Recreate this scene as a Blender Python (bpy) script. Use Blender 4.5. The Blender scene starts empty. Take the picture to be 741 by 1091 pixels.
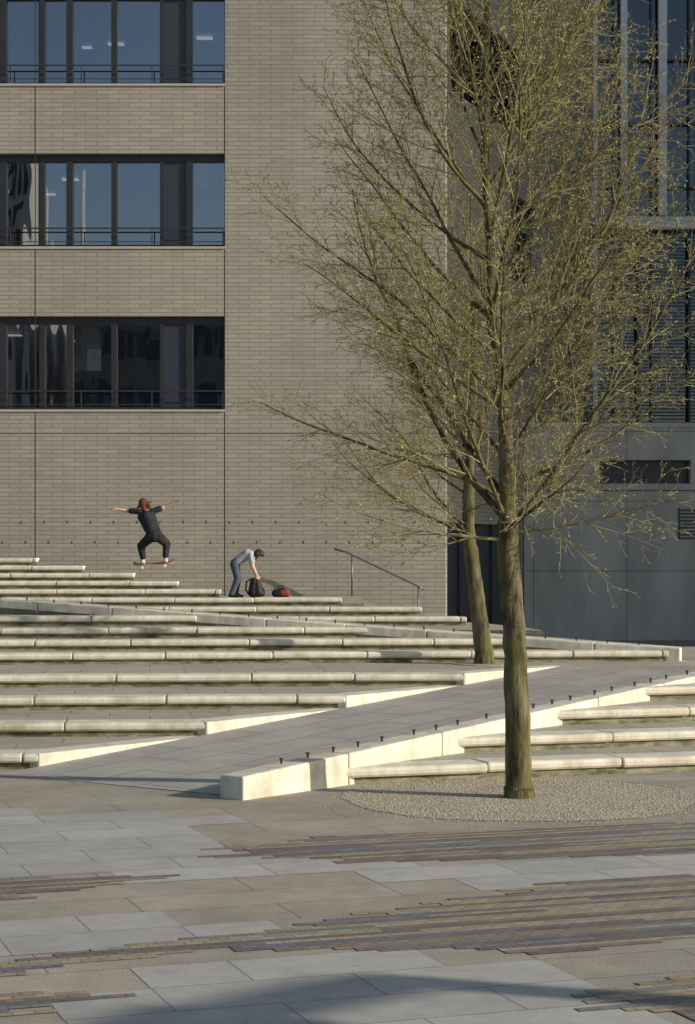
import bpy, bmesh, math, random
from mathutils import Vector, Matrix
random.seed(7)
S=bpy.context.scene
S.view_settings.view_transform='Standard'
try: S.view_settings.look='None'
except: pass
S.view_settings.exposure=0
COL=S.collection

# ---------------------------------------------------------------- helpers
def empty(name):
    o=bpy.data.objects.new(name,None); COL.objects.link(o); return o
def mesh_obj(name,verts,faces,mats=None,midx=None,parent=None,smooth=False):
    me=bpy.data.meshes.new(name); me.from_pydata([tuple(v) for v in verts],[],faces); me.update()
    o=bpy.data.objects.new(name,me); COL.objects.link(o)
    if mats:
        for m in (mats if isinstance(mats,(list,tuple)) else [mats]): me.materials.append(m)
    if midx:
        for i,p in enumerate(me.polygons): p.material_index=midx[i]
    if smooth:
        for p in me.polygons: p.use_smooth=True
    if parent: o.parent=parent
    return o
class MB:
    def __init__(s): s.v=[]; s.f=[]; s.m=[]
    def add(s,vs,fs,mi=0):
        b=len(s.v); s.v+= [tuple(v) for v in vs]
        for f in fs: s.f.append([b+i for i in f]); s.m.append(mi)
    def box(s,x0,x1,y0,y1,z0,z1,mi=0):
        s.add([(x0,y0,z0),(x1,y0,z0),(x1,y1,z0),(x0,y1,z0),(x0,y0,z1),(x1,y0,z1),(x1,y1,z1),(x0,y1,z1)],
          [(0,3,2,1),(4,5,6,7),(0,1,5,4),(1,2,6,5),(2,3,7,6),(3,0,4,7)],mi)
    def lbox(s,fr,u0,u1,w0,w1,z0,z1,mi=0):
        vs=[fr(u,w,z) for z in (z0,z1) for (u,w) in ((u0,w0),(u1,w0),(u1,w1),(u0,w1))]
        s.add(vs,[(0,3,2,1),(4,5,6,7),(0,1,5,4),(1,2,6,5),(2,3,7,6),(3,0,4,7)],mi)
    def prism(s,poly,z0,z1,mt=0,ms=1):
        n=len(poly); 
        z1f=z1 if callable(z1) else (lambda x,y:z1)
        vs=[(x,y,z0) for x,y in poly]+[(x,y,z1f(x,y)) for x,y in poly]
        a=sum(poly[i][0]*poly[(i+1)%n][1]-poly[(i+1)%n][0]*poly[i][1] for i in range(n))
        b=len(s.v); s.v+=vs
        top=[b+n+i for i in range(n)]; 
        if a<0: top=top[::-1]
        s.f.append(top); s.m.append(mt)
        for i in range(n):
            j=(i+1)%n; q=[b+i,b+j,b+n+j,b+n+i]
            if a<0: q=q[::-1]
            s.f.append(q); s.m.append(ms)
    def tube(s,pts,rad,sides=6,mi=0,cap=False):
        b=len(s.v); n=len(pts); pv=None
        for i in range(n):
            d=(Vector(pts[min(i+1,n-1)])-Vector(pts[max(i-1,0)]))
            if d.length<1e-9: d=Vector((0,0,1))
            d.normalize()
            if pv is None:
                pv=d.cross(Vector((0.3,0.9,0.1)));
                if pv.length<1e-3: pv=d.cross(Vector((1,0,0)))
            pv=(pv-d*pv.dot(d)).normalized(); q=d.cross(pv)
            for k in range(sides):
                a=2*math.pi*k/sides
                s.v.append(tuple(Vector(pts[i])+(pv*math.cos(a)+q*math.sin(a))*rad[i]))
        for i in range(n-1):
            for k in range(sides):
                k2=(k+1)%sides
                s.f.append([b+i*sides+k,b+i*sides+k2,b+(i+1)*sides+k2,b+(i+1)*sides+k]); s.m.append(mi)
        if cap:
            s.f.append([b+k for k in range(sides)][::-1]); s.m.append(mi)
            s.f.append([b+(n-1)*sides+k for k in range(sides)]); s.m.append(mi)
    def obj(s,name,mats,parent=None,smooth=False):
        return mesh_obj(name,s.v,s.f,mats,s.m,parent,smooth)

# ---------------------------------------------------------------- materials
class N:
    def __init__(s,name):
        s.m=bpy.data.materials.new(name); s.m.use_nodes=True; s.t=s.m.node_tree; s.n=s.t.nodes; s.l=s.t.links
        s.b=s.n['Principled BSDF']; s.out=s.n['Material Output']
    def node(s,t,**k):
        x=s.n.new(t)
        for a,b in k.items(): setattr(x,a,b)
        return x
    def link(s,a,b): s.l.new(a,b)
    def pos(s): return s.node('ShaderNodeNewGeometry').outputs['Position']
    def noise(s,scale,detail=4,vec=None,rough=.6,sc=None):
        t=s.node('ShaderNodeTexNoise'); t.inputs['Scale'].default_value=scale; t.inputs['Detail'].default_value=detail
        t.inputs['Roughness'].default_value=rough
        v=vec or s.pos()
        if sc:
            m=s.node('ShaderNodeVectorMath',operation='MULTIPLY'); s.link(v,m.inputs[0]); m.inputs[1].default_value=sc; v=m.outputs[0]
        s.link(v,t.inputs['Vector']); return t.outputs['Fac']
    def ramp(s,f,p0,p1,c0=(0,0,0),c1=(1,1,1)):
        r=s.node('ShaderNodeValToRGB'); s.link(f,r.inputs[0]); e=r.color_ramp.elements
        e[0].position=p0; e[1].position=p1; e[0].color=(*c0,1); e[1].color=(*c1,1); return r.outputs[0]
    def mix(s,f,a,b,mode='MIX'):
        x=s.node('ShaderNodeMix',data_type='RGBA',blend_type=mode)
        for v,i in ((f,0),(a,6),(b,7)):
            if isinstance(v,(int,float)): x.inputs[i].default_value=v
            elif isinstance(v,tuple): x.inputs[i].default_value=(*v,1)
            else: s.link(v,x.inputs[i])
        return x.outputs[2]
    def dot(s,v,ax):
        d=s.node('ShaderNodeVectorMath',operation='DOT_PRODUCT'); s.link(v,d.inputs[0]); d.inputs[1].default_value=ax; return d.outputs['Value']
    def uv(s,u,v):
        p=s.pos(); c=s.node('ShaderNodeCombineXYZ'); s.link(s.dot(p,u),c.inputs[0]); s.link(s.dot(p,v),c.inputs[1]); return c.outputs[0]
    def brick(s,vec,c1,c2,mo,w,h,ms,off=.5,smooth=.1):
        b=s.node('ShaderNodeTexBrick'); s.link(vec,b.inputs['Vector']); b.offset=off
        b.inputs['Color1'].default_value=(*c1,1); b.inputs['Color2'].default_value=(*c2,1); b.inputs['Mortar'].default_value=(*mo,1)
        b.inputs['Scale'].default_value=1; b.inputs['Mortar Size'].default_value=ms; b.inputs['Mortar Smooth'].default_value=smooth
        b.inputs['Brick Width'].default_value=w; b.inputs['Row Height'].default_value=h; return b
    def bump(s,h,st,d=.01):
        b=s.node('ShaderNodeBump'); b.inputs['Strength'].default_value=st; b.inputs['Distance'].default_value=d
        s.link(h,b.inputs['Height']); s.link(b.outputs[0],s.b.inputs['Normal'])
    def fin(s,col,rough=.8,spec=.3,metal=0):
        if isinstance(col,tuple): s.b.inputs['Base Color'].default_value=(*col,1)
        else: s.link(col,s.b.inputs['Base Color'])
        s.b.inputs['Roughness'].default_value=rough; s.b.inputs['Specular IOR Level'].default_value=spec; s.b.inputs['Metallic'].default_value=metal
        return s.m
def cmul(c,k): return tuple(min(1,x*k) for x in c)
def simple(name,c,rough=.7,var=.2,scale=6,spec=.3,metal=0,bump=0):
    n=N(name); f=n.noise(scale)
    col=n.mix(n.ramp(f,.3,.7),cmul(c,1-var),cmul(c,1+var))
    if bump: n.bump(n.noise(scale*6),bump,.01)
    return n.fin(col,rough,spec,metal)
def brickwall(name,ax,k=1.0):
    n=N(name); vec=n.uv(ax,(0,0,1))
    b=n.brick(vec,cmul((.335,.315,.268),k),cmul((.290,.272,.231),k),cmul((.195,.183,.155),k),.50,.098,.010)
    st=n.noise(.5,5,sc=(1,1,.35)); c=n.mix(n.ramp(st,.3,.75),(.88,.88,.89),(1.1,1.09,1.07))
    c2=n.mix(1.0,b.outputs[0],c,'MULTIPLY')
    fine=n.noise(40,2); c3=n.mix(1.0,c2,n.mix(fine,(.87,.87,.87),(1.13,1.13,1.13)),'MULTIPLY')
    inv=n.node('ShaderNodeMath',operation='SUBTRACT'); inv.inputs[0].default_value=1; n.link(b.outputs['Fac'],inv.inputs[1])
    n.bump(inv.outputs[0],.2,.01)
    return n.fin(c3,.85,.2)
M_brick=brickwall('grey_brick',(1,0,0))
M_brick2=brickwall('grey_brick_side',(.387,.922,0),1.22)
def paving(name,c1,c2,mo,w,h,ms,ang,speck=.25,stain=.15,off=.5):
    n=N(name); a=math.radians(ang); vec=n.uv((math.cos(a),math.sin(a),0),(-math.sin(a),math.cos(a),0))
    b=n.brick(vec,c1,c2,mo,w,h,ms,off)
    sp=n.noise(90,3); st=n.noise(1.1,5)
    c=n.mix(1.0,b.outputs[0],n.mix(n.ramp(sp,.3,.7),(1-speck,)*3,(1+speck,)*3),'MULTIPLY')
    c=n.mix(1.0,c,n.mix(n.ramp(st,.3,.7),(1-stain,1-stain,1-stain),(1+stain,1+stain,1+stain*.9)),'MULTIPLY')
    s2=n.noise(6,6); c=n.mix(1.0,c,n.mix(n.ramp(s2,.35,.65),(.91,.91,.90),(1.05,1.05,1.05)),'MULTIPLY')
    s3=n.noise(14,2); c=n.mix(n.ramp(s3,.70,.76,(0,0,0),(.35,.35,.35)),c,(.12,.11,.10))
    inv=n.node('ShaderNodeMath',operation='MULTIPLY_ADD'); n.link(b.outputs['Fac'],inv.inputs[0]); inv.inputs[1].default_value=-1.5
    n.link(sp,inv.inputs[2]); n.bump(inv.outputs[0],.3,.005)
    return n.fin(c,.8,.25)
GA=19
M_plaza=paving('exposed_aggregate_paving',(.335,.302,.25),(.30,.272,.226),(.18,.16,.13),1.6,.48,.006,GA,.35)
M_grey=paving('grey_slab_paving',(.395,.388,.362),(.34,.335,.315),(.21,.205,.19),1.0,.48,.006,GA,.10,.12)
M_tread=paving('tread_paving',(.38,.35,.29),(.34,.315,.26),(.18,.17,.13),.9,.5,.008,6,.25)
M_ramp=paving('ramp_paving',(.385,.37,.335),(.35,.335,.305),(.19,.185,.17),1.2,.6,.010,51.2,.12,.14)
def stone():
    n=N('cream_precast_stone'); 
    a=n.noise(3,6); c=n.mix(n.ramp(a,.3,.7),(.60,.565,.465),(.75,.715,.61))
    g=n.noise(35,3); c=n.mix(1.0,c,n.mix(g,(.82,.82,.82),(1.12,1.12,1.12)),'MULTIPLY')
    d=n.noise(1.7,7); c=n.mix(n.ramp(d,.52,.80),c,(.38,.365,.26))
    s=n.noise(7,5,sc=(1,1,.15)); c=n.mix(1.0,c,n.mix(n.ramp(s,.35,.6),(.80,.79,.74),(1.02,1.02,1.02)),'MULTIPLY')
    n.bump(g,.35,.007); return n.fin(c,.78,.25)
M_stone=stone()
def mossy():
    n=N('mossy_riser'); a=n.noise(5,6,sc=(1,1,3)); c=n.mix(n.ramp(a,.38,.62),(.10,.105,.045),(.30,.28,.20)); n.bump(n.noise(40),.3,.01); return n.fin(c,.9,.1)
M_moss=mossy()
def conc():
    n=N('fair_faced_concrete'); vec=n.uv((1,0,0),(0,0,1)); b=n.brick(vec,(.56,.54,.485),(.51,.493,.445),(.26,.25,.24),2.4,1.8,.012,0)
    a=n.noise(1.2,6,sc=(1,1,.25)); c=n.mix(1.0,b.outputs[0],n.mix(n.ramp(a,.3,.7),(.74,.74,.74),(1.12,1.12,1.10)),'MULTIPLY'); return n.fin(c,.7,.3)
M_conc=conc()
def gravel():
    n=N('pea_gravel'); v=n.node('ShaderNodeTexVoronoi'); v.inputs['Scale'].default_value=45; n.link(n.pos(),v.inputs['Vector'])
    c=n.mix(v.outputs['Color'],(.26,.22,.16),(.55,.49,.385)); st=n.noise(2); c=n.mix(1.0,c,n.mix(st,(.75,.75,.72),(1.15,1.15,1.15)),'MULTIPLY')
    n.bump(v.outputs['Distance'],.6,.015); return n.fin(c,.9,.2)
M_gravel=gravel()
def cobble():
    n=N('coloured_cobbles'); a=math.radians(GA); vec=n.uv((math.cos(a),math.sin(a),0),(-math.sin(a),math.cos(a),0))
    b=n.brick(vec,(1,1,1),(.70,.70,.70),(.60,.57,.50),.10,.0625,.006,.5,.3)
    at=n.node('ShaderNodeAttribute',attribute_name='cobblecol'); c=n.mix(1.0,at.outputs['Color'],b.outputs[0],'MULTIPLY')
    g=n.noise(60,2); c=n.mix(1.0,c,n.mix(g,(.75,.75,.75),(1.25,1.25,1.25)),'MULTIPLY')
    d=n.noise(1.5,5); c=n.mix(n.ramp(d,.42,.85,(.05,.05,.05),(.4,.4,.4)),c,(.27,.25,.21))
    inv=n.node('ShaderNodeMath',operation='SUBTRACT'); inv.inputs[0].default_value=1; n.link(b.outputs['Fac'],inv.inputs[1]); n.bump(inv.outputs[0],.4,.006)
    return n.fin(c,.7,.3)
M_cob=cobble()
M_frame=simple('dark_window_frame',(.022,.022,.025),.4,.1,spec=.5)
M_dark=simple('dark_panel',(.03,.035,.05),.35,.1,spec=.5)
M_white=simple('white_mullion',(.82,.84,.86),.45,.05)
M_sill=simple('pale_sill',(.38,.36,.32),.6,.1)
M_metal=simple('galvanised_steel',(.16,.16,.17),.4,.1,metal=.6)
M_steel_dk=simple('dark_steel',(.05,.05,.055),.45,.1,metal=.3)
def glassmat(name,refl,tint,wav,gcol=(.85,.9,1)):
    n=N(name); n.n.remove(n.b)
    g=n.node('ShaderNodeBsdfGlossy'); g.inputs['Roughness'].default_value=.01; g.inputs['Color'].default_value=(*gcol,1)
    t=n.node('ShaderNodeBsdfTransparent'); t.inputs['Color'].default_value=(*tint,1)
    bp=n.node('ShaderNodeBump'); bp.inputs['Strength'].default_value=wav; bp.inputs['Distance'].default_value=.02
    n.link(n.noise(1.3,1,sc=(1.6,1.6,.45)),bp.inputs['Height']); n.link(bp.outputs[0],g.inputs['Normal'])
    m=n.node('ShaderNodeMixShader'); m.inputs[0].default_value=refl; n.link(t.outputs[0],m.inputs[1]); n.link(g.outputs[0],m.inputs[2]); n.link(m.outputs[0],n.out.inputs[0]); return n.m
M_glass=glassmat('window_glass',.31,(.45,.5,.55),.20)
M_glass2=glassmat('tinted_glass',.10,(.05,.06,.07),.5)
def emis(name,c,s):
    n=N(name); n.fin((.8,.8,.8)); n.b.inputs['Emission Color'].default_value=(*c,1); n.b.inputs['Emission Strength'].default_value=s; return n.m
M_lamp=emis('ceiling_lamp',(1,.95,.85),.6)
M_room=simple('office_interior',(.16,.17,.19),.8,.15,2)
M_far=simple('distant_facade',(.16,.15,.14),.8,.15,1)
M_farl=simple('distant_pale_facade',(.62,.60,.56),.8,.15,1)
M_farm=simple('distant_grey_facade',(.42,.41,.38),.8,.15,1)

# ---------------------------------------------------------------- ground
ground=mesh_obj('plaza_ground',[(-400,-400,0),(400,-400,0),(400,400,0),(-400,400,0)],[(0,1,2,3)],M_plaza)
ga=math.radians(GA); gu=Vector((math.cos(ga),math.sin(ga))); gv=Vector((-math.sin(ga),math.cos(ga)))
def rows_mesh(poly,step,quant,z,jit,cut=None,pal=None):
    P=[(Vector(p).dot(gu),Vector(p).dot(gv)) for p in poly]
    v0=math.floor(min(p[1] for p in P)/step); v1=math.ceil(max(p[1] for p in P)/step)
    V=[];F=[];C=[]
    for k in range(v0,v1):
        vc=(k+.5)*step; xs=[]
        for i in range(len(P)):
            a=P[i];b=P[(i+1)%len(P)]
            if (a[1]<=vc)!=(b[1]<=vc): xs.append(a[0]+(vc-a[1])/(b[1]-a[1])*(b[0]-a[0]))
        xs.sort(); last=-1e9
        for i in range(0,len(xs)-1,2):
            a=round((xs[i]+random.uniform(-jit,jit))/quant)*quant; b=round((xs[i+1]+random.uniform(-jit,jit))/quant)*quant
            a=max(a,last); u=a
            while u<b-1e-4:
                e=min(b,u+(max(quant,round(random.uniform(*cut)/quant)*quant) if cut else 1e9)); 
                c=random.choice(pal) if pal else (1,1,1)
                q=[gu*u+gv*(k*step),gu*e+gv*(k*step),gu*e+gv*((k+1)*step),gu*u+gv*((k+1)*step)]
                n=len(V); V+=[(w.x,w.y,z) for w in q]; F.append((n,n+1,n+2,n+3)); C.append(c); u=e
            last=max(last,b)
    return V,F,C
def sheet(name,polys,mat,step,quant,z,jit,cut=None,pal=None):
    V=[];F=[];C=[]
    for j,p in enumerate(polys):
        v,f,c=rows_mesh(p,step,quant,z+.0005*j,jit,cut,pal); n=len(V); V+=v; F+=[tuple(i+n for i in q) for q in f]; C+=c
    o=mesh_obj(name,V,F,mat)
    if pal:
        at=o.data.color_attributes.new('cobblecol','FLOAT_COLOR','CORNER')
        for p,c in zip(o.data.polygons,C):
            for li in p.loop_indices: at.data[li].color=(*c,1)
    return o
G1=[(-14,13.0),(-2.8,15.3),(-1.2,15.0),(-.9,13.4),(.2,12.5),(2.6,12.9),(8,14.4),(8,13.5),(2.3,12.1),(1.0,11.5),(-.4,12.0),(-2.3,11.9),(-14,8)]
G2=[(-8,8.2),(-1.9,10.45),(-1.2,10.7),(-.1,10.4),(-.9,9.8),(-1.7,9.4),(-8,7.2)]
G3=[(-1.0,8.8),(-.84,9.6),(.5,9.6),(1.1,9.45),(1.3,8.6),(1.6,7),(1.5,4),(-4,4),(-1.5,8.2)]
sheet('grey_slab_paving',[G1,G2,G3],M_grey,.48,.5,.001,.2)
C1=[(-.95,13.15),(-.28,13.7),(5,15.1),(9,16.2),(9,14.9),(5,13.85),(2.4,12.9),(.19,12.55),(-.77,12.76)]
C2=[(-5,7.5),(-1.72,9.38),(-.08,10.48),(1.36,11.78),(2.2,12.02),(6,13.2),(6,11.4),(1.85,10.0),(1.1,9.6),(.5,9.72),(-.84,9.7),(-1.67,9.1),(-5,7.15)]
C3=[(-4,10.9),(-2.0,11.92),(-1.2,12.02),(-2.05,11.1),(-4,10.35)]
C4=[(-3,8.35),(-1.66,8.82),(-1.0,8.70),(-1.54,8.28),(-3,7.78)]
C5=[(1.08,8.62),(1.7,9.2),(5,10.5),(5,9.1),(1.53,8.1)]
pal=[(.35,.30,.20),(.36,.31,.22),(.33,.29,.20),(.35,.31,.23),(.23,.165,.135),(.20,.155,.135),(.16,.13,.12),(.155,.16,.185),(.185,.20,.22),(.14,.135,.135),(.27,.215,.165)]
sheet('coloured_cobble_paving',[C1,C2,C3,C4,C5],M_cob,.0625,.10,.003,.22,(.5,2.6),pal)

# gravel tree pit
pit=empty('gravel_tree_pit')
TX,TY=1.46,16.0
V=[(TX,TY,.006)];n=96
for i in range(n):
    a=2*math.pi*i/n; r=1.5+.03*math.sin(5*a)+random.uniform(-.02,.02); V.append((TX+r*math.cos(a),TY+r*math.sin(a),.004))
mesh_obj('gravel_bed',V,[(0,1+i,1+(i+1)%n) for i in range(n)],M_gravel,parent=pit)
mb=MB()
for i in range(4200):
    a=random.uniform(0,6.283); r=1.54*math.sqrt(random.random()); 
    if random.random()<.12: r=1.48+abs(random.gauss(0,.16))
    x=TX+r*math.cos(a);y=TY+r*math.sin(a); s=random.uniform(.004,.011)
    if y>17.3: continue
    b=.004 if r<1.5 else .001
    mb.add([(x-s,y,b),(x,y-s,b),(x+s,y,b),(x,y+s,b),(x,y,b+s*.8)],[(0,1,4),(1,2,4),(2,3,4),(3,0,4)])
mb.obj('gravel_stones',[M_gravel],pit)

# ---------------------------------------------------------------- stepped ramp landscape
steps=empty('terraced_steps_with_ramps')
slabs=MB(); nose=MB()
def nosing(a,b,z,seg=1.5,flip=False):
    a=Vector(a);b=Vector(b);L=(b-a).length;d=(b-a)/L; w=Vector((-d.y,d.x))
    if flip: w=-w
    prof=[(.40,.004),(.035,.004),(.012,-.006),(0,-.03),(.004,-.064),(.02,-.084),(.06,-.088)]
    t=0
    while t<L-1e-3:
        e=min(L,t+seg*random.uniform(.85,1.15))
        jz=random.uniform(-.003,.005); jw=random.uniform(-.008,.008)
        vs=[]
        for tt in (t+.004,e-.004):
            for (pw,pz) in prof:
                p=a+d*tt+w*(pw+jw-.0); vs.append((p.x,p.y,z+pz+jz))
        n=len(prof); fs=[(i,i+1,n+i+1,n+i) for i in range(n-1)]
        fs+=[tuple(range(n))[::-1],tuple(range(n,2*n))]
        if not flip: fs=[tuple(reversed(f)) for f in fs]
        nose.add(vs,fs); t=e
def line(y0,m): return lambda x:y0+m*x
# ramp one
LF=Vector((-3.3,17.8));LB=Vector((2.9,25.5));RF=Vector((-1.0,16.1));RB=Vector((5.2,23.8))
rd=(LB-LF).normalized(); RL=(LB-LF).length
def rz(x,y): return max(0,.6*((Vector((x,y))-LF).dot(rd))/RL)
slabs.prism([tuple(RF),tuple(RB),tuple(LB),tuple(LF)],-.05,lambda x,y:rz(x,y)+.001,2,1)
def on(s): p=LF+(LB-LF)*s; return p
BX=-25
zs=[.15,.30,.45,.60]
cs=[.05,.29,.53,.77]
for k,(z,s) in enumerate(zip(zs,cs)):
    c=on(s); m=.07; Y=line(c.y-m*c.x,m)
    ins=.06
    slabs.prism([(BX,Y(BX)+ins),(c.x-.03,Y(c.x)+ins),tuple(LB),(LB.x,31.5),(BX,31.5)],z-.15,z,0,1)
    nosing((BX,Y(BX)),(c.x,Y(c.x)),z)
    e=on(min(1,s+.24)); 
    off=Vector((-rd.y,rd.x))
    a=c; n1=a+off*.30; e1=e+off*.30
    nose.prism([(a.x+.005,a.y-.004),(e.x,e.y),(e1.x,e1.y),(n1.x-.1,n1.y)],z-.14,z+.006,0,0)
# outer wall of ramp one
od=Vector((rd.y,-rd.x)); WW=.27
wa=RF-rd*.15; wb=RB
def wz(x,y): return rz(x,y)+.20
segn=7
for i in range(segn):
    p=wa+(wb-wa)*(i/segn)+rd*.004; q=wa+(wb-wa)*((i+1)/segn)-rd*.004
    nose.prism([tuple(p+od*WW),tuple(q+od*WW),tuple(q),tuple(p)],-.03,wz,0,0)
# right flight
def outer(s): return RF+od*WW+(RB-RF)*s
for z,s in zip(zs,[.126,.30,.48,.665]):
    c=outer(s); m=.33; Y=line(c.y-m*c.x,m)
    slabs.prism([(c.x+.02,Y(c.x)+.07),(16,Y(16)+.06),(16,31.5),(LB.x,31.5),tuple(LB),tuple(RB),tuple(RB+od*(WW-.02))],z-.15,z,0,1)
    nosing((c.x-.02,Y(c.x)),(16,Y(16)),z)
# ramp two
P0=Vector((4.55,26.8));Q0=Vector((-6,29.35)); d2=(Q0-P0).normalized(); L2=(Q0-P0).length; b2=Vector((-d2.y,d2.x))
if b2.y<0: b2=-b2
def z2(x,y): return .66+.69*min(1,max(0,(Vector((x,y))-P0).dot(d2)/L2))
B0=P0+b2*3.4; B1=Q0+b2*3.4
slabs.prism([tuple(P0),tuple(B0),tuple(B1),tuple(Q0)],.0,z2,2,1)
slabs.prism([tuple(Q0),tuple(B1),(BX,B1.y),(BX,Q0.y)],.0,1.35,0,1)
W2=.40
for i in range(9):
    p=P0-d2*.2+(Q0-P0+d2*.2)*(i/9)+d2*.004; q=P0-d2*.2+(Q0-P0+d2*.2)*((i+1)/9)-d2*.004
    nose.prism([tuple(q-b2*.0),tuple(p-b2*.0),tuple(p+b2*W2),tuple(q+b2*W2)],.5,lambda x,y:z2(x,y)+.13,0,0)
for i in range(10):
    nose.prism([(Q0.x-1.9*i-.004,Q0.y),(Q0.x-1.9*i-1.896,Q0.y),(Q0.x-1.9*i-1.896,Q0.y+W2),(Q0.x-1.9*i-.004,Q0.y+W2)],1,1.48,0,0)
for z,xl,m in ((.75,25.8,.10),(.90,26.6,.09),(1.05,27.4,.08),(1.20,28.25,.07)):
    y0=xl+5*m
    Y=line(y0,m); sl=(Q0.y-P0.y)/(Q0.x-P0.x)
    cx=(P0.y-sl*P0.x-y0)/(m-sl); cx=min(cx,P0.x); c=(cx,Y(cx))
    slabs.prism([(BX,Y(BX)+.06),(cx-.02,Y(cx)+.06),tuple(Q0),(BX,Q0.y)],z-.15,z,0,1)
    nosing((BX,Y(BX)),(cx+.03,Y(cx)),z)
# upper flight
chain=[(2.1,33),(1.35,34),(-.1,35),(-2.4,35.5),(-3.25,36),(-4.15,36.5),(-5.2,37),(-6.2,37.5),(-7.3,38)]
slabs.prism([(3.2,30.68),(3.0,32.4),(2.4,34.8),(.3,36.2),(.3,42.95),(BX,42.95),(BX,B1.y+.01),(B1.x,B1.y+.01)],0,.9,0,1)
uz=1.05
for i,c in enumerate(chain):
    Y=line(c[1]-.005*c[0],.005)
    poly=[(BX,Y(BX)+.06),(c[0]-.02,Y(c[0])+.06)]+[(a-.0,b) for a,b in chain[i+1:]]+[(BX,38.6)]
    slabs.prism(poly,uz-.15,uz,0,1)
    nosing((BX,Y(BX)),(c[0],Y(c[0])),uz)
    uz+=.15
# terrace and side stair by the building
slabs.prism([(BX,35.3),(.3,35.3),(.3,42.96),(BX,42.96)],.9,1.25,0,1)
for i in range(8):
    x=.3+.35*i; slabs.box(x,x+.352,36.3,42.9,0,1.10-.15*i-.001*i,0)
o=slabs.obj('treads_and_ramps',[M_tread,M_moss,M_ramp],steps)
o=nose.obj('stone_nosings_and_walls',[M_stone],steps)
bv=o.modifiers.new('b','BEVEL'); bv.width=.018; bv.segments=2; bv.limit_method='ANGLE'; bv.angle_limit=math.radians(50)
# skate stoppers
st=MB()
def stud(x,y,z):
    st.box(x-.010,x+.010,y-.010,y+.010,z-.01,z+.04); st.box(x-.018,x+.018,y-.014,y+.014,z+.04,z+.05)
t=.7
while t<RL+.2:
    p=wa+rd*t+od*(WW*.35); stud(p.x,p.y,wz(p.x,p.y)); t+=.36 if int(t*10)%3 else .5
t=.4
while t<L2:
    p=P0+d2*t+b2*.13; stud(p.x,p.y,z2(p.x,p.y)+.13); t+=.45
for i in range(14):
    stud(-6.4-.9*i,Q0.y+.13,1.48)
st.obj('skate_stopper_studs',[M_steel_dk])

# ---------------------------------------------------------------- handrail
hr=MB(); HY=42.4
hr.tube([(-.30,HY,2.32),(-.05,HY,2.26),(1.62,HY,1.47),(1.72,HY,1.40)],[.024]*4,8,cap=True)
hr.tube([(.10,HY,2.19),(.10,HY,1.25)],[.02]*2,8,cap=True)
hr.tube([(1.60,HY,1.48),(1.60,HY,.5)],[.02]*2,8,cap=True)
hr.obj('stair_handrail',[M_metal],smooth=True)

# ---------------------------------------------------------------- main office building
ob=empty('office_building')
FY=43.0; XR=-2.806; CX=2.247; TOP=24.0
rowsz=[(5.47+3.73*k,7.66+3.73*k) for k in range(5)]
w=MB()
w.box(XR,CX,FY,FY+.5,0,TOP)
prev=0
for a,b in rowsz:
    w.box(BX,XR-.001,FY,FY+.45,prev,a); prev=b
w.box(BX,XR-.001,FY,FY+.45,prev,TOP)
w.obj('brick_front_wall',[M_brick],ob)
tr=MB()
for a,b in rowsz:
    tr.box(BX,XR-.002,FY-.035,FY+.3,a-.001,a+.05,0)
for x in (XR-.004,-7.15,-11.4): tr.box(x-.009,x+.009,FY-.004,FY+.01,0,TOP,1)
tr.box(BX,CX-.01,FY-.003,FY+.01,4.96,4.975,1)
tr.obj('sills_and_joints',[M_sill,M_steel_dk],ob)
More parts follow.
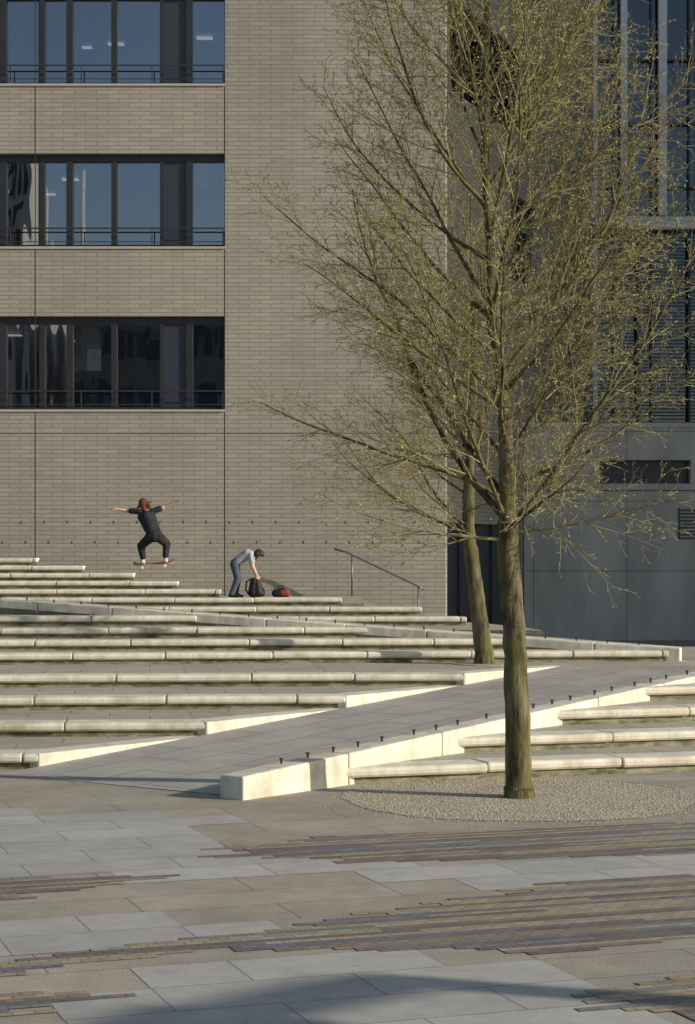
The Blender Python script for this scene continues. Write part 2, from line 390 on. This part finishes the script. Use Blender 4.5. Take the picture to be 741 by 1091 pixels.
# windows
px=1/46.5
fr=MB(); gl=MB(); rail=MB(); inn=MB()
pattern=[('p',35),('m',7),('d',24),('m',4),('p',46),('m',6),('p',41),('m',7),('p',23),('m',6)]
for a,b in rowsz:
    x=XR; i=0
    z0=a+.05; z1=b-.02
    fr.box(BX,XR-.003,FY+.16,FY+.30,b-.16,b-.004)  # deep dark head strip, stands in for the shade under the lintel
    fr.box(BX,XR-.003,FY+.16,FY+.30,z0,z0+.07)
    while x>BX+.5:
        t,wd=pattern[i%len(pattern)]; wd*=px; i+=1
        if t=='m': fr.box(x-wd,x,FY+.14,FY+.34,z0+.07,b-.16)
        elif t=='d':
            fr.box(x-wd,x,FY+.20,FY+.26,z0+.07,b-.16,1)
        else:
            dx=random.uniform(-.004,.004); dz=random.uniform(-.005,.005)
            gl.add([(x-wd,FY+.25-dx,z0),(x,FY+.25+dx,z0),(x,FY+.25+dx+dz,z1),(x-wd,FY+.25-dx+dz,z1)],[(0,1,2,3)])
            if wd>.8 and i%3==0: fr.box(x-wd,x-wd+.05,FY+.2,FY+.28,z0+.07,b-.16)
        x-=wd
    for hz,rr in ((.47,.017),(.16,.010)):
        rail.tube([(BX,FY-.02,a+hz),(XR-.02,FY-.02,a+hz)],[rr]*2,6)
    xx=XR-.05
    while xx>BX:
        rail.box(xx-.012,xx+.012,FY-.03,FY-.01,a-.0,a+.47); xx-=1.62
    inn.box(BX,XR+.3,FY+.46,50,b+.05,a+3.73-.02,0)
    inn.box(BX,XR+.3,49.6,49.8,a,b+.05,0)
    inn.box(XR+.25,XR+.3,FY+.5,49.6,a,b+.04,0)
    for q in range(9):
        xq=XR-1.2-2.3*q+random.uniform(-.5,.5); yq=random.uniform(2.2,4.5)
        inn.box(xq-.2,xq+.2,FY+yq,FY+yq+.25,b-.03,b-.01,1)
        if q%2: inn.box(xq-.9,xq-.65,FY+4.6,FY+4.8,b-.03,b-.01,1)
        inn.box(xq-.75,xq+.75,FY+1.2,FY+2.0,a+.55,a+.6,0)
        inn.box(xq-.3,xq+.25,FY+1.5,FY+1.55,a+.7,a+1.05,2)
        inn.box(xq+1.0,xq+1.25,FY+3,FY+3.25,a,b+.04,0)
        if random.random()<.35: inn.box(xq-.1,xq+.5,FY+.6,FY+.62,b-random.uniform(.4,1.3),b,3)
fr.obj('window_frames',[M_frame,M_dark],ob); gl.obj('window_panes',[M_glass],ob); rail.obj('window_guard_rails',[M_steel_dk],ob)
inn.box(BX,XR+.3,FY+.46,50,5.0,5.46,0)
inn.obj('office_interior',[M_room,M_lamp,M_dark,M_sill],ob)
pn=MB()
for z in (2.94,2.48):
    for i in range(22):
        x=-8+i*.53; x=x+ (0 if z>2.6 else .1)
        if x<2.1: pn.box(x-.008,x+.008,FY-.008,FY+.01,z-.03,z+.03)
pn.obj('facade_anchor_pins',[M_steel_dk],ob)
# diagonal side wall
D=Vector((.387,.922)); NN=Vector((.922,-.387)); O=Vector((CX,FY))
def F2(u,wv,z): p=O+D*u+NN*(-wv); return (p.x,p.y,z)   # w = depth inward
LU=12.66
sw=MB(); sf=MB(); sg=MB()
holes={0:None,1:(4.9,7.3),2:(.35,8.03),3:(.35,8.03),4:(.35,8.03)}
door=(.12,5.7)
sw.lbox(F2,door[1],LU,0,.4,0,2.95); sw.lbox(F2,0,door[0],0,.4,0,2.95); sw.lbox(F2,0,LU,0,.4,2.95,rowsz[1][0])
sf.lbox(F2,door[0],door[1],.12,.2,0,2.95,1)
for uu in (1.2,2.4,3.6,4.8): sf.lbox(F2,uu-.03,uu+.03,.08,.13,0,2.95,0)
for k in (1,2,3,4):
    a,b=rowsz[k]; h=holes[k]
    sw.lbox(F2,0,h[0],0,.4,a,b); sw.lbox(F2,h[1],LU,0,.4,a,b)
    nxt=rowsz[k+1][0] if k<4 else TOP
    sw.lbox(F2,0,LU,0,.4,b,nxt)
    sg.add([F2(h[0],.22,a),F2(h[1],.22,a),F2(h[1],.22,b),F2(h[0],.22,b)],[(0,1,2,3)])
    sf.lbox(F2,h[0],h[1],.5,.6,a,b,1)
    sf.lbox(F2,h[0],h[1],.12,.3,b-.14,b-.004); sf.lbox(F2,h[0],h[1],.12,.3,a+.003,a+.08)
    u=h[0]; ws=[.08,.85,.1,.5,.1,1.0]
    j=0
    while u<h[1]:
        if j%2==0: sf.lbox(F2,u,min(u+ws[j%6],h[1]),.12,.3,a+.08,b-.14)
        u+=ws[j%6]; j+=1
sw.obj('brick_side_wall',[M_brick2],ob); sf.obj('side_window_frames',[M_frame,M_dark],ob); sg.obj('side_window_panes',[M_glass],ob)
rf=MB(); rf.prism([(BX,FY+.02),(CX,FY+.02),F2(LU,0,0)[:2],(F2(LU,0,0)[0],70),(BX,70)],TOP+.001,TOP+.4,0,0); rf.box(BX-.5,BX-.002,FY,70,0,TOP,0); 
rf.obj('roof_slab',[M_sill],ob)

# ---------------------------------------------------------------- glass wing
gw=empty('glass_office_building')
GY=54.7; gx0=7.17; gx1=14.9
m=MB(); g=MB()
m.box(gx0,gx1,GY+.6,GY+.8,0,26,2)
g.add([(gx0,GY+.1,5),(gx1,GY+.1,5),(gx1,GY+.1,26),(gx0,GY+.1,26)],[(0,1,2,3)])
m.box(gx0-.02,gx0+.1,GY-.1,GY+.3,5,26,0)
for x,wd in ((7.93,.19),(9.03,.24),(10.2,.2),(11.4,.2),(12.6,.2),(13.8,.2)):
    m.box(x,x+wd,GY-.25,GY,12.1,26,0)
m.box(gx0,gx1,GY-.3,GY+.05,11.70,12.05,0)
z=12.9
while z<26: m.box(gx0,gx1,GY-.02,GY+.09,z,z+.05,1); z+=1.86
x=gx0+.55
while x<gx1: m.box(x,x+.05,GY-.02,GY+.085,5,26,1); x+=1.1
z=5.3
while z<11.7: m.box(gx0+.1,gx1,GY-.03,GY+.02,z,z+.012,1); z+=.10
for x in (8.4,9.9,11.4): m.box(x,x+.07,GY-.12,GY-.065,5,11.7,1)
for i in range(34):
    zz=13+i%7*1.86; xx=random.uniform(gx0+.3,gx1-1); m.box(xx,xx+random.uniform(.2,.8),GY+.2,GY+.22,zz,zz+random.uniform(.3,1.5),3)
m.obj('frames_and_screen',[M_white,M_frame,M_dark,M_sill],gw); g.obj('glazing',[M_glass2],gw)

# ---------------------------------------------------------------- concrete wall
cw=empty('concrete_wall'); CY=48.4; c=MB()
c.box(4.55,6.5,CY,CY+.4,0,5.5); c.box(6.5,8.85,CY,CY+.4,0,4.05); c.box(6.5,8.85,CY,CY+.4,4.66,5.5); c.box(8.85,14.9,CY,CY+.4,0,5.5)
c.obj('concrete_panels',[M_conc],cw)
c=MB(); c.box(4.5,14.9,CY-.05,CY+.5,5.501,5.62,0); c.box(6.45,8.9,CY+.32,CY+.38,4.0,4.7,1)
c.box(8.52,9.6,CY-.03,CY-.002,2.62,3.42,1)
z=2.66
while z<3.38: c.box(8.56,9.56,CY-.07,CY-.032,z,z+.05,3); z+=.09
c.box(4.55,14.9,CY-.012,CY-.002,3.86,3.89,1)
c.obj('coping_slot_and_vent',[M_conc,M_dark,M_metal,M_sill],cw)

# ---------------------------------------------------------------- neighbouring buildings (outside the frame)
def block(name,x0,x1,y0,y1,h,face,mw,ww=1.8,wg=2.6,hh=2):
    e=empty(name); b=MB(); b.box(x0,x1,y0,y1,0,h,0)
    b.obj('walls',[mw],e); q=MB()
    z=1.2
    while z<h-2.5:
        if face in('x',):
            y=y0+1
            while y<y1-2: q.box(x0-.06,x0-.01,y,y+ww,z,z+hh,0); y+=wg
        else:
            x=x0+.6
            while x<x1-.8: q.box(x,x+ww,y1+.01,y1+.06,z,z+hh,0); x+=wg
        z+=3.7
    q.obj('windows',[M_dark],e); q=MB(); q.box(x0+.02,x1-.02,y0+.02,y1-.02,h+.001,h+.4); q.obj('roof_edge',[M_sill],e)
block('sun_blocking_building',15.4,30,38.52,62,24.5,'x',M_farl,1.0,2.6,1.5)  # added unseen building, placed and sized to keep sun off the side wall
block('office_building_opposite',-19,9,-52,-40,19.5,'y',M_far)
block('office_tower_opposite',-42,-21.3,-52,-40,31,'y',M_farm,.35,.9,3.2)

# lamp post outside the frame that throws the foreground shadow
lp=MB(); LX,LYp=12.5,4.75
lp.tube([(LX,LYp,0),(LX,LYp,.9),(LX,LYp,.92),(LX,LYp,4.9)],[.15,.14,.13,.12],12,cap=True)
lp.tube([(LX,LYp,4.85),(LX-.5,LYp-.72,4.95),(LX-1.25,LYp-1.85,4.95)],[.12,.12,.11],8,cap=True)
lp.tube([(LX-.5,LYp-.75,4.93),(LX-1.5,LYp-2.2,4.93)],[.19,.16],8,cap=True)
lp.obj('lamp_post',[M_metal],smooth=True)

# ---------------------------------------------------------------- trees
def barkm():
    n=N('mossy_bark'); a=n.noise(14,6,sc=(1,1,.22)); c=n.mix(n.ramp(a,.38,.62),(.04,.035,.022),(.18,.155,.10))
    m=n.noise(2.2,5); c=n.mix(n.ramp(m,.42,.66),c,n.mix(a,(.055,.058,.018),(.19,.185,.06))); n.bump(a,1.0,.03); return n.fin(c,.9,.1)
M_bark=barkm()
def twigm():
    n=N('twig_bark'); a=n.noise(9,3); return n.fin(n.mix(a,(.165,.14,.072),(.32,.28,.15)),.8,.2)
M_twig=twigm()
def budm():
    n=N('spring_buds'); a=n.noise(2.5,3); b=n.noise(25,2); c=n.mix(n.ramp(a,.35,.65),(.27,.25,.075),(.43,.42,.13)); c=n.mix(1.0,c,n.mix(b,(.7,.7,.7),(1.3,1.3,1.3)),'MULTIPLY'); return n.fin(c,.7,.2)
M_bud=budm()
def make_tree(name,leader,lrad,limbs,seed,zlo,zhi,prof,scale=1.0,extra=[],budk=1.0):
    R=random.Random(seed); e=empty(name); T=MB(); W=MB(); Bd=MB()
    seg={1:.14,2:.10,3:.075,4:.05}; wob={1:.09,2:.13,3:.17,4:.2}; trop={1:.035,2:.03,3:.02,4:0}
    def rv():
        return Vector((R.gauss(0,1),R.gauss(0,1),R.gauss(0,1)))
    def bud(p,d):
        s=R.uniform(.005,.012); q=(d+rv()*.5).normalized(); sd=q.cross(rv()).normalized()*s*.45
        Bd.add([p-sd*.4,p+q*s*.9-sd,p+q*s*2.0,p+q*s*.9+sd],[(0,1,2,3)])
    def grow(p,d,L,r,lv):
        n=max(2,int(L/seg[lv])); pts=[p.copy()]; ds=[d.copy()]
        for i in range(n):
            d=(d+rv()*wob[lv]*.6+Vector((0,0,trop[lv]))).normalized(); p=p+d*(L/n); pts.append(p.copy()); ds.append(d.copy())
        rad=[max(.0015,r*(1-.84*i/n)) for i in range(n+1)]
        (T if lv==1 and r>.016 else W).tube(pts,rad,{1:6,2:4,3:3,4:3}[lv])
        if lv>=3:
            for i in range(1,n+1):
                for _ in range(2):
                    if R.random()<.85*budk: bud(pts[i]-ds[i]*R.uniform(0,.05),ds[i])
        if lv==2:
            for i in range(1,n+1):
                if R.random()<.5*budk: bud(pts[i],ds[i])
        if lv<4:
            sp={1:.102,2:.078,3:.075}[lv]; t=L*{1:.16,2:.14,3:.25}[lv]; side=R.uniform(0,6.28)
            while t<L:
                f=t/L; k=min(n-1,int(f*n)); ff=f*n-k; q=pts[k].lerp(pts[k+1],ff); dd=ds[k+1]
                a=dd.cross(Vector((0,0,1))); a=a.normalized() if a.length>.05 else Vector((1,0,0))
                b=dd.cross(a); side+=2.4+R.uniform(-.5,.5); ax=(a*math.cos(side)+b*math.sin(side))
                ang=math.radians(R.uniform(26,50)); nd=(dd*math.cos(ang)+ax*math.sin(ang)).normalized()
                if lv==1: cl=R.uniform(.2,.42)*L*(1.12-f)+.17
                elif lv==2: cl=R.uniform(.25,.5)*L*(1.15-.7*f)+.05
                else: cl=R.uniform(.04,.11)
                rr=max(.0017,min(rad[k]*.55,.0022+.0058*cl))
                grow(q,nd,cl,rr,lv+1); t+=sp*R.uniform(.6,1.4)
    L=[Vector(p) for p in leader]
    pts=[];rad=[]
    for i in range(len(L)-1):
        for j in range(8):
            f=j/8; p=L[i].lerp(L[i+1],f)
            r=lrad[i]*(1-f)+lrad[i+1]*f
            pts.append(p+Vector((R.uniform(-1,1),R.uniform(-1,1),0))*.008); rad.append(r*R.uniform(.97,1.03))
    pts.append(L[-1]); rad.append(lrad[-1])
    T.tube(pts,rad,14)
    def at(z):
        for i in range(len(L)-1):
            if L[i].z<=z<=L[i+1].z:
                f=(z-L[i].z)/(L[i+1].z-L[i].z); return L[i].lerp(L[i+1],f), lrad[i]*(1-f)+lrad[i+1]*f
        return L[-1],lrad[-1]
    az=R.uniform(0,6.28)
    for i in range(limbs):
        f=(i+R.uniform(0,.8))/limbs; z=zlo+(zhi-zlo)*f**1.05
        az+=2.4+R.uniform(-.35,.35)
        P,r=at(z); Lg=0
        for (fa,la),(fb,lb) in zip(prof[:-1],prof[1:]):
            if fa<=f<=fb: Lg=la+(lb-la)*(f-fa)/(fb-fa)
        Lg*=R.uniform(.75,1.15); el=math.radians(14+36*min(1,f*1.7)+R.uniform(-10,12))
        d=Vector((math.cos(az)*math.cos(el),math.sin(az)*math.cos(el),math.sin(el)))
        grow(P,d,Lg,min(r*.46,.005+.008*Lg),1)
    for (z,a,el,Lg,rr) in extra:
        P,r=at(z); a=math.radians(a); el=math.radians(el)
        grow(P,Vector((math.cos(a)*math.cos(el),math.sin(a)*math.cos(el),math.sin(el))),Lg,rr*.9,1)
    o=T.obj('trunk_and_limbs',[M_bark],e,True); W.obj('twigs',[M_twig],e); Bd.obj('buds',[M_bud],e)
    return e
make_tree('deciduous_tree',[(1.47,16.0,-.05),(1.46,16,.15),(1.43,16,1.2),(1.37,16,2.15),(1.36,16.02,3.0),(1.24,16.05,4.3),(1.17,16,5.6),(1.2,16,7.4),(1.15,16,9.6)],
   [.145,.115,.102,.094,.062,.046,.036,.022,.004],42,11,2.2,9.0,[(0,1.7),(.1,2.4),(.4,2.5),(.7,2.1),(1,.9)],
   extra=[(2.3,2,40,3.0,.034),(2.35,178,50,3.3,.036),(2.5,150,56,3.2,.032),(2.9,20,56,2.8,.028),(2.2,200,2,1.8,.017),(2.25,-15,-2,1.7,.016),(2.3,230,58,2.8,.024),(3.4,185,42,2.7,.026),(4.2,172,46,2.5,.022),(3.6,-5,45,2.8,.024),(5.0,182,48,2.3,.018),(4.8,5,42,2.8,.020),(4.1,12,36,2.7,.02),(5.5,-8,42,2.4,.017)])
make_tree('deciduous_tree.001',[(1.90,26,.55),(1.89,26,.75),(1.78,26,1.6),(1.66,26,2.5),(1.7,26,3.6),(1.75,26,4.8),(1.72,26,6.2),(1.7,26,7.4)],
   [.16,.13,.115,.095,.07,.05,.025,.004],20,23,2.4,7.0,[(0,2.2),(.2,2.6),(.5,2.0),(1,.6)],budk=.5,
   extra=[(2.4,180,20,2.4,.026),(2.5,160,35,2.6,.026),(2.5,190,8,2.5,.02)])
mb=MB(); 
mb.tube([(1.9,26,.603),(1.9,26,.612)],[.45,.44],28,cap=True); mb.obj('tree_gravel_bed',[M_gravel])

# ---------------------------------------------------------------- people
def capsule(bm,p0,p1,r0,r1,seg=14,rings=4):
    p0=Vector(p0);p1=Vector(p1);d=p1-p0
    if d.length<1e-5: d=Vector((0,0,1e-4)); p1=p0+d
    L=d.length; d=d/L; a=d.orthogonal().normalized(); b=d.cross(a)
    R=[]
    for i in range(rings+1):
        t=-math.pi/2+ (math.pi/2)*i/rings; R.append((p0+d*(r0*math.sin(t)),max(r0*math.cos(t),1e-4)))
    for i in range(rings+1):
        t=(math.pi/2)*i/rings; R.append((p1+d*(r1*math.sin(t)),max(r1*math.cos(t),1e-4)))
    vv=[[bm.verts.new(c+(a*math.cos(2*math.pi*k/seg)+b*math.sin(2*math.pi*k/seg))*r) for k in range(seg)] for c,r in R]
    for i in range(len(vv)-1):
        for k in range(seg):
            bm.faces.new((vv[i][k],vv[i][(k+1)%seg],vv[i+1][(k+1)%seg],vv[i+1][k]))
    bm.faces.new(vv[0][::-1]); bm.faces.new(vv[-1])
def blob(name,bones,mats,vox,parent,smooth_it=4):
    bm=bmesh.new()
    for bn in bones: capsule(bm,*bn[:4])
    bmesh.ops.recalc_face_normals(bm,faces=bm.faces)
    me=bpy.data.meshes.new(name+'_t'); bm.to_mesh(me); bm.free()
    ob_=bpy.data.objects.new(name+'_t',me); COL.objects.link(ob_)
    md=ob_.modifiers.new('r','REMESH'); md.mode='VOXEL'; md.voxel_size=vox; md.use_smooth_shade=True
    sm=ob_.modifiers.new('s','SMOOTH'); sm.iterations=smooth_it; sm.factor=.5
    dg=bpy.context.evaluated_depsgraph_get(); dg.update()
    m2=bpy.data.meshes.new_from_object(ob_.evaluated_get(dg)); m2.name=name
    bpy.data.objects.remove(ob_)
    m2.materials.clear()
    for m_ in mats: m2.materials.append(m_)
    B=[(Vector(b[0]),Vector(b[1]),b[2],b[3],b[4]) for b in bones]
    for p in m2.polygons:
        c=p.center; best=9;mi=0
        for a,b,r0,r1,k in B:
            ab=b-a; t=max(0,min(1,(c-a).dot(ab)/max(1e-9,ab.length_squared))); dd=(c-(a+ab*t)).length-(r0+(r1-r0)*t)
            if dd<best: best=dd;mi=k
        p.material_index=mi; p.use_smooth=True
    o=bpy.data.objects.new(name,m2); COL.objects.link(o); o.parent=parent; return o
M_skin=simple('skin',(.52,.32,.235),.6,.08,20); M_tee=simple('black_cotton',(.032,.033,.038),.9,.3,12,spec=.1); M_trs=simple('black_trousers',(.03,.03,.033),.9,.3,10,spec=.1)
M_shoe=simple('pale_trainers',(.55,.53,.49),.6,.15); M_hair=simple('auburn_hair',(.11,.04,.02),.6,.4,40,spec=.15); M_dkhair=simple('dark_brown_hair',(.035,.022,.015),.5,.4,40)
M_jean=simple('blue_denim',(.07,.085,.12),.85,.25,14); M_shirt=simple('pale_grey_shirt',(.36,.375,.41),.85,.15,10); M_eye=simple('eye',(.02,.015,.01),.2,.0)
M_black=simple('black_nylon',(.015,.015,.017),.6,.3,12); M_rust=simple('red_bag_fabric',(.20,.045,.03),.8,.2,12); M_wood=simple('maple_deck',(.38,.25,.13),.5,.2,20); M_whl=simple('urethane_wheel',(.7,.68,.6),.5,.1)
SK,TE,TR,SH=0,1,2,3
def V3(x,y,z): return Vector((x,y,z))
def hand(bones,wr,d,side,curl=.25,mi=SK):
    d=d.normalized(); side=(side-d*side.dot(d)).normalized(); nrm=d.cross(side)
    for k in (-1,0,1): bones.append((wr+side*.012*k,wr+d*.085+side*.024*k,.017,.015,mi))
    for k,(o_,l) in enumerate(((.033,.072),(.011,.082),(-.011,.076),(-.033,.06))):
        b0=wr+d*.085+side*o_; b1=b0+(d*math.cos(curl)+nrm*math.sin(curl)+side*o_*2).normalized()*l*.55; b2=b1+(d*math.cos(curl*2.4)+nrm*math.sin(curl*2.4)).normalized()*l*.5
        bones.append((b0,b1,.0095,.0088,mi)); bones.append((b1,b2,.0088,.0078,mi))
    t0=wr+d*.03+side*.025; t1=t0+(d*.6+side*.8).normalized()*.042; t2=t1+(d*.9+side*.35).normalized()*.032
    bones.append((t0,t1,.013,.011,mi)); bones.append((t1,t2,.011,.009,mi))
def head(bones,c,f,up,mi=SK):
    f=f.normalized(); up=(up-f*up.dot(f)).normalized(); s=f.cross(up)
    bones.append((c+up*.03-f*.02,c+up*.03+f*.012,.088,.082,mi))
    bones.append((c+f*.02,c-up*.06+f*.045,.072,.042,mi))
    bones.append((c+f*.092+up*.005,c+f*.108-up*.02,.009,.013,mi))
    bones.append((c+f*.078-up*.052+s*.016,c+f*.078-up*.052-s*.016,.011,.011,mi))
    for q in (-1,1):
        bones.append((c+s*q*.083+up*.015,c+s*q*.086-up*.018,.013,.009,mi))
    return s,up
def eyes(c,f,up,parent):
    f=f.normalized(); up=(up-f*up.dot(f)).normalized(); s=f.cross(up); bm=bmesh.new()
    for q in (-1,1): capsule(bm,c+f*.078+s*q*.032+up*.012,c+f*.082+s*q*.032+up*.012,.011,.010,8,3)
    me=bpy.data.meshes.new('eyes'); bm.to_mesh(me); bm.free(); me.materials.append(M_eye); o=bpy.data.objects.new('eyes',me); COL.objects.link(o); o.parent=parent
def foot(bones,an,f,mi=SH):
    f=f.normalized(); s=f.cross(Vector((0,0,1)))
    for q in(-1,1):
        bones.append((an-f*.045+Vector((0,0,-.045))+s*.012*q,an+f*.16+Vector((0,0,-.06))+s*.02*q,.035,.026,mi))
    bones.append((an,an+f*.08+Vector((0,0,-.035)),.045,.032,mi))
# skateboarder, seen from behind in mid ollie: knees bent and splayed, trunk leaning, arms spread
sk=empty('skateboarder'); bx=-4.06; by=38.5
def q(x,y,z): return Vector((bx+x,by+y,z+.12))
B=[]
for s_ in(-1,1):
    B.append((q(.11+.07*s_,-.05,2.43),q(.08+.06*s_,-.03,2.56),.098,.090,TR))
    B.append((q(.07+.062*s_,-.02,2.54),q(-.06+.088*s_,.06,2.83),.10,.108,TE))
    B.append((q(-.06+.07*s_,.06,2.83),q(-.09+.12*s_,.08,2.93),.092,.064,TE))
B.append((q(.08,-.03,2.50),q(-.06,.04,2.84),.125,.125,TE))
B.append((q(.11,-.05,2.42),q(.09,-.04,2.50),.118,.12,TR))
hc=q(-.145,.15,3.08)
B.append((q(-.105,.09,2.96),q(-.13,.13,3.04),.052,.048,SK))
head(B,hc,V3(.15,.75,-.7),V3(-.15,.6,.8))
eyes(hc,V3(.15,.75,-.7),V3(-.15,.6,.8),sk)
B.append((q(-.24,.08,2.945),q(-.38,.11,2.955),.062,.066,TE)); B.append((q(-.35,.10,2.955),q(-.47,.14,2.955),.043,.038,SK)); B.append((q(-.47,.14,2.955),q(-.64,.10,2.99),.038,.027,SK))
hand(B,q(-.65,.10,2.995),V3(-1,-.1,.1),V3(0,.9,.3))
B.append((q(.06,.08,2.95),q(.20,.11,3.00),.062,.066,TE)); B.append((q(.17,.10,2.99),q(.31,.14,3.04),.043,.038,SK)); B.append((q(.31,.14,3.04),q(.49,.10,3.13),.038,.027,SK))
hand(B,q(.50,.10,3.135),V3(1,-.1,.35),V3(0,.9,.3))
for hx,kn,an in ((.03,q(-.20,.24,2.24),q(-.14,.04,1.945)),(.19,q(.33,.27,2.28),q(.33,.02,1.975))):
    B.append((q(hx,-.04,2.42),kn,.112,.084,TR)); B.append((kn,an+Vector((0,0,.06)),.084,.064,TR)); B.append((an+Vector((0,0,.09)),an,.042,.038,SH)); foot(B,an,V3(-.15,1,0))
blob('body',B,[M_skin,M_tee,M_trs,M_shoe],.009,sk)
H=[(hc+V3(0,-.02,.045),hc+V3(0,-.03,.01),.098,.097,0),(hc+V3(0,-.05,-.02),hc+V3(.03,-.09,-.10),.075,.045,0),(hc+V3(.03,-.05,.02),hc+V3(.14,-.09,-.02),.06,.025,0),
   (hc+V3(-.04,-.05,0),hc+V3(-.11,-.07,-.06),.05,.02,0),(hc+V3(.05,-.07,-.04),hc+V3(.18,-.10,-.08),.035,.010,0),(hc+V3(.05,-.05,.05),hc+V3(.20,-.09,.05),.03,.008,0)]
blob('hair',H,[M_hair],.01,sk,2)
# skateboard (tilted)
sb=empty('skateboard')
n=20; z0=1.868; pts=[]
for i in range(n+1):
    t=-1+2*i/n; x=.08+t*.42; hw=.10*math.sqrt(max(0,1-max(0,(abs(t)-.72)/.28)**2))+.004; zz=z0+.055*max(0,(abs(t)-.68)/.32)**1.4+.03*t
    pts.append((x,hw,zz))
vs=[];fs=[]
for x,hw,zz in pts:
    for yy,dz in ((-hw,-.025),(hw,.025),(hw,.010),(-hw,-.042)): vs.append(q(x,.08+yy,zz+dz))
for i in range(n):
    for k in range(4): fs.append((4*i+k,4*i+(k+1)%4,4*i+4+(k+1)%4,4*i+4+k))
fs+= [(0,1,2,3),(4*n,4*n+3,4*n+2,4*n+1)]
mesh_obj('deck',vs,fs,M_wood,parent=sb)
for x in(-.15,.31):
    zz=z0+.03*(x-.08)/.4-.006; p=q(x,0,zz)
    m_=MB(); m_.box(p.x-.03,p.x+.03,by+.05,by+.11,p.z-.04,p.z-.010); m_.tube([q(x,-.01,zz-.05),q(x,.17,zz-.03)],[.009]*2,8,cap=True); m_.obj('truck',[M_metal],sb)
    m_=MB()
    for yy,dz in((-.03,-.054),(.16,-.034)): m_.tube([q(x,yy-.020,zz+dz),q(x,yy-.015,zz+dz),q(x,yy+.015,zz+dz),q(x,yy+.020,zz+dz)],[.022,.030,.030,.022],14,cap=True)
    m_.obj('wheels',[M_whl],sb)
# bending man facing right
bm_=empty('bending_man'); bx=-2.45; by=41.0; B=[]
def q(x,y,z): return Vector((bx+x,by+y,z))
g0=1.25
for s_ in(-1,1):
    B.append((q(.0,.07*s_,2.0),q(.08,.06*s_,2.06),.105,.10,TR))
    B.append((q(.07,.065*s_,2.06),q(.27,.09*s_,2.20),.108,.112,TE)); B.append((q(.27,.09*s_,2.20),q(.34,.13*s_,2.21),.098,.07,TE))
    kn=q(.06,.10*s_,1.66); an=q(-.04+.03*s_,.11*s_,g0+.09)
    B.append((q(-.01,.08*s_,1.98),kn,.105,.078,TR)); B.append((kn,an,.078,.062,TR)); foot(B,an,V3(1,.15*s_,0))
    sh=q(.34,.17*s_,2.18); el=q(.38,.19*s_,1.93); wr=q(.47,.09*s_,1.73)
    B.append((sh,sh.lerp(el,.6),.06,.058,TE)); B.append((sh.lerp(el,.5),el,.045,.040,SK)); B.append((el,wr,.04,.028,SK)); hand(B,wr,V3(.25,-.1*s_,-1),V3(.8,-.3*s_,.2),.6)
hc=q(.50,0,2.17)
B.append((q(.38,0,2.22),q(.46,0,2.20),.055,.05,SK)); head(B,hc,V3(.55,0,-.85),V3(.85,0,.5)); eyes(hc,V3(.55,0,-.85),V3(.85,0,.5),bm_)
blob('body',B,[M_skin,M_shirt,M_jean,M_black],.009,bm_)
H=[(hc+V3(.01,0,.045),hc+V3(.045,0,.03),.098,.092,0),(hc+V3(-.03,.04,.03),hc+V3(-.03,-.04,.03),.075,.075,0)]
blob('hair',H,[M_dkhair],.01,bm_,2)
# backpack
bp=empty('backpack'); B=[]
cx,cy=-2.0,40.95
for yy in(-.07,.07):
    B.append((V3(cx-.06,cy+yy,1.36),V3(cx-.04,cy+yy,1.60),.11,.085,0)); B.append((V3(cx+.06,cy+yy,1.36),V3(cx+.03,cy+yy,1.58),.11,.08,0))
B.append((V3(cx+.14,cy-.06,1.34),V3(cx+.14,cy+.06,1.40),.07,.06,0)); B.append((V3(cx,cy,1.66),V3(cx+.06,cy,1.68),.018,.018,0))
blob('bag_body',B,[M_black],.012,bp,3)
m_=MB()
for yy in(-.09,.09): m_.tube([V3(cx-.1,cy+yy,1.66),V3(cx-.2,cy+yy,1.60),V3(cx-.22,cy+yy,1.42),V3(cx-.14,cy+yy,1.30)],[.014]*4,6,cap=True)
m_.obj('straps',[M_black],bp)
# small duffel bag
db=empty('duffel_bag'); cx=-1.45
B=[(V3(cx+.03,41,1.345),V3(cx+.12,41,1.345),.09,.085,0),(V3(cx-.12,41,1.34),V3(cx-.02,41,1.34),.088,.088,1),(V3(cx-.02,41,1.41),V3(cx+.03,41,1.41),.05,.05,1)]
blob('bag_body',B,[M_rust,M_black],.012,db,2)
m_=MB(); m_.tube([V3(cx-.08,40.95,1.41),V3(cx-.05,40.94,1.50),V3(cx+.05,40.94,1.50),V3(cx+.08,40.95,1.41)],[.011]*4,6,cap=True); m_.obj('handles',[M_black],db)

# ---------------------------------------------------------------- light
el=math.radians(20.5); az=Vector((.945,-.327)).normalized()
v=Vector((az.x*math.cos(el),az.y*math.cos(el),math.sin(el)))
sun=bpy.data.lights.new('sun','SUN'); sun.energy=5; sun.angle=math.radians(.5); sun.color=(1,.90,.745)
so=bpy.data.objects.new('sun',sun); so.rotation_euler=v.to_track_quat('Z','Y').to_euler(); COL.objects.link(so)
W=bpy.data.worlds.new('World'); S.world=W; W.use_nodes=True; nt=W.node_tree
sky=nt.nodes.new('ShaderNodeTexSky'); sky.sky_type='NISHITA'; sky.sun_disc=False; sky.sun_elevation=el; sky.sun_rotation=math.atan2(az.x,az.y)
bg=nt.nodes['Background']; bg.inputs[1].default_value=.125; nt.links.new(sky.outputs[0],bg.inputs[0])
# ---------------------------------------------------------------- camera
cam=bpy.data.cameras.new('camera'); co=bpy.data.objects.new('camera',cam); COL.objects.link(co)
co.location=(0,0,2.0); co.rotation_euler=(math.radians(90),0,0)
cam.sensor_fit='VERTICAL'; cam.sensor_height=36; cam.sensor_width=24; cam.lens=66; cam.shift_y=.05; cam.clip_end=2000
S.camera=co
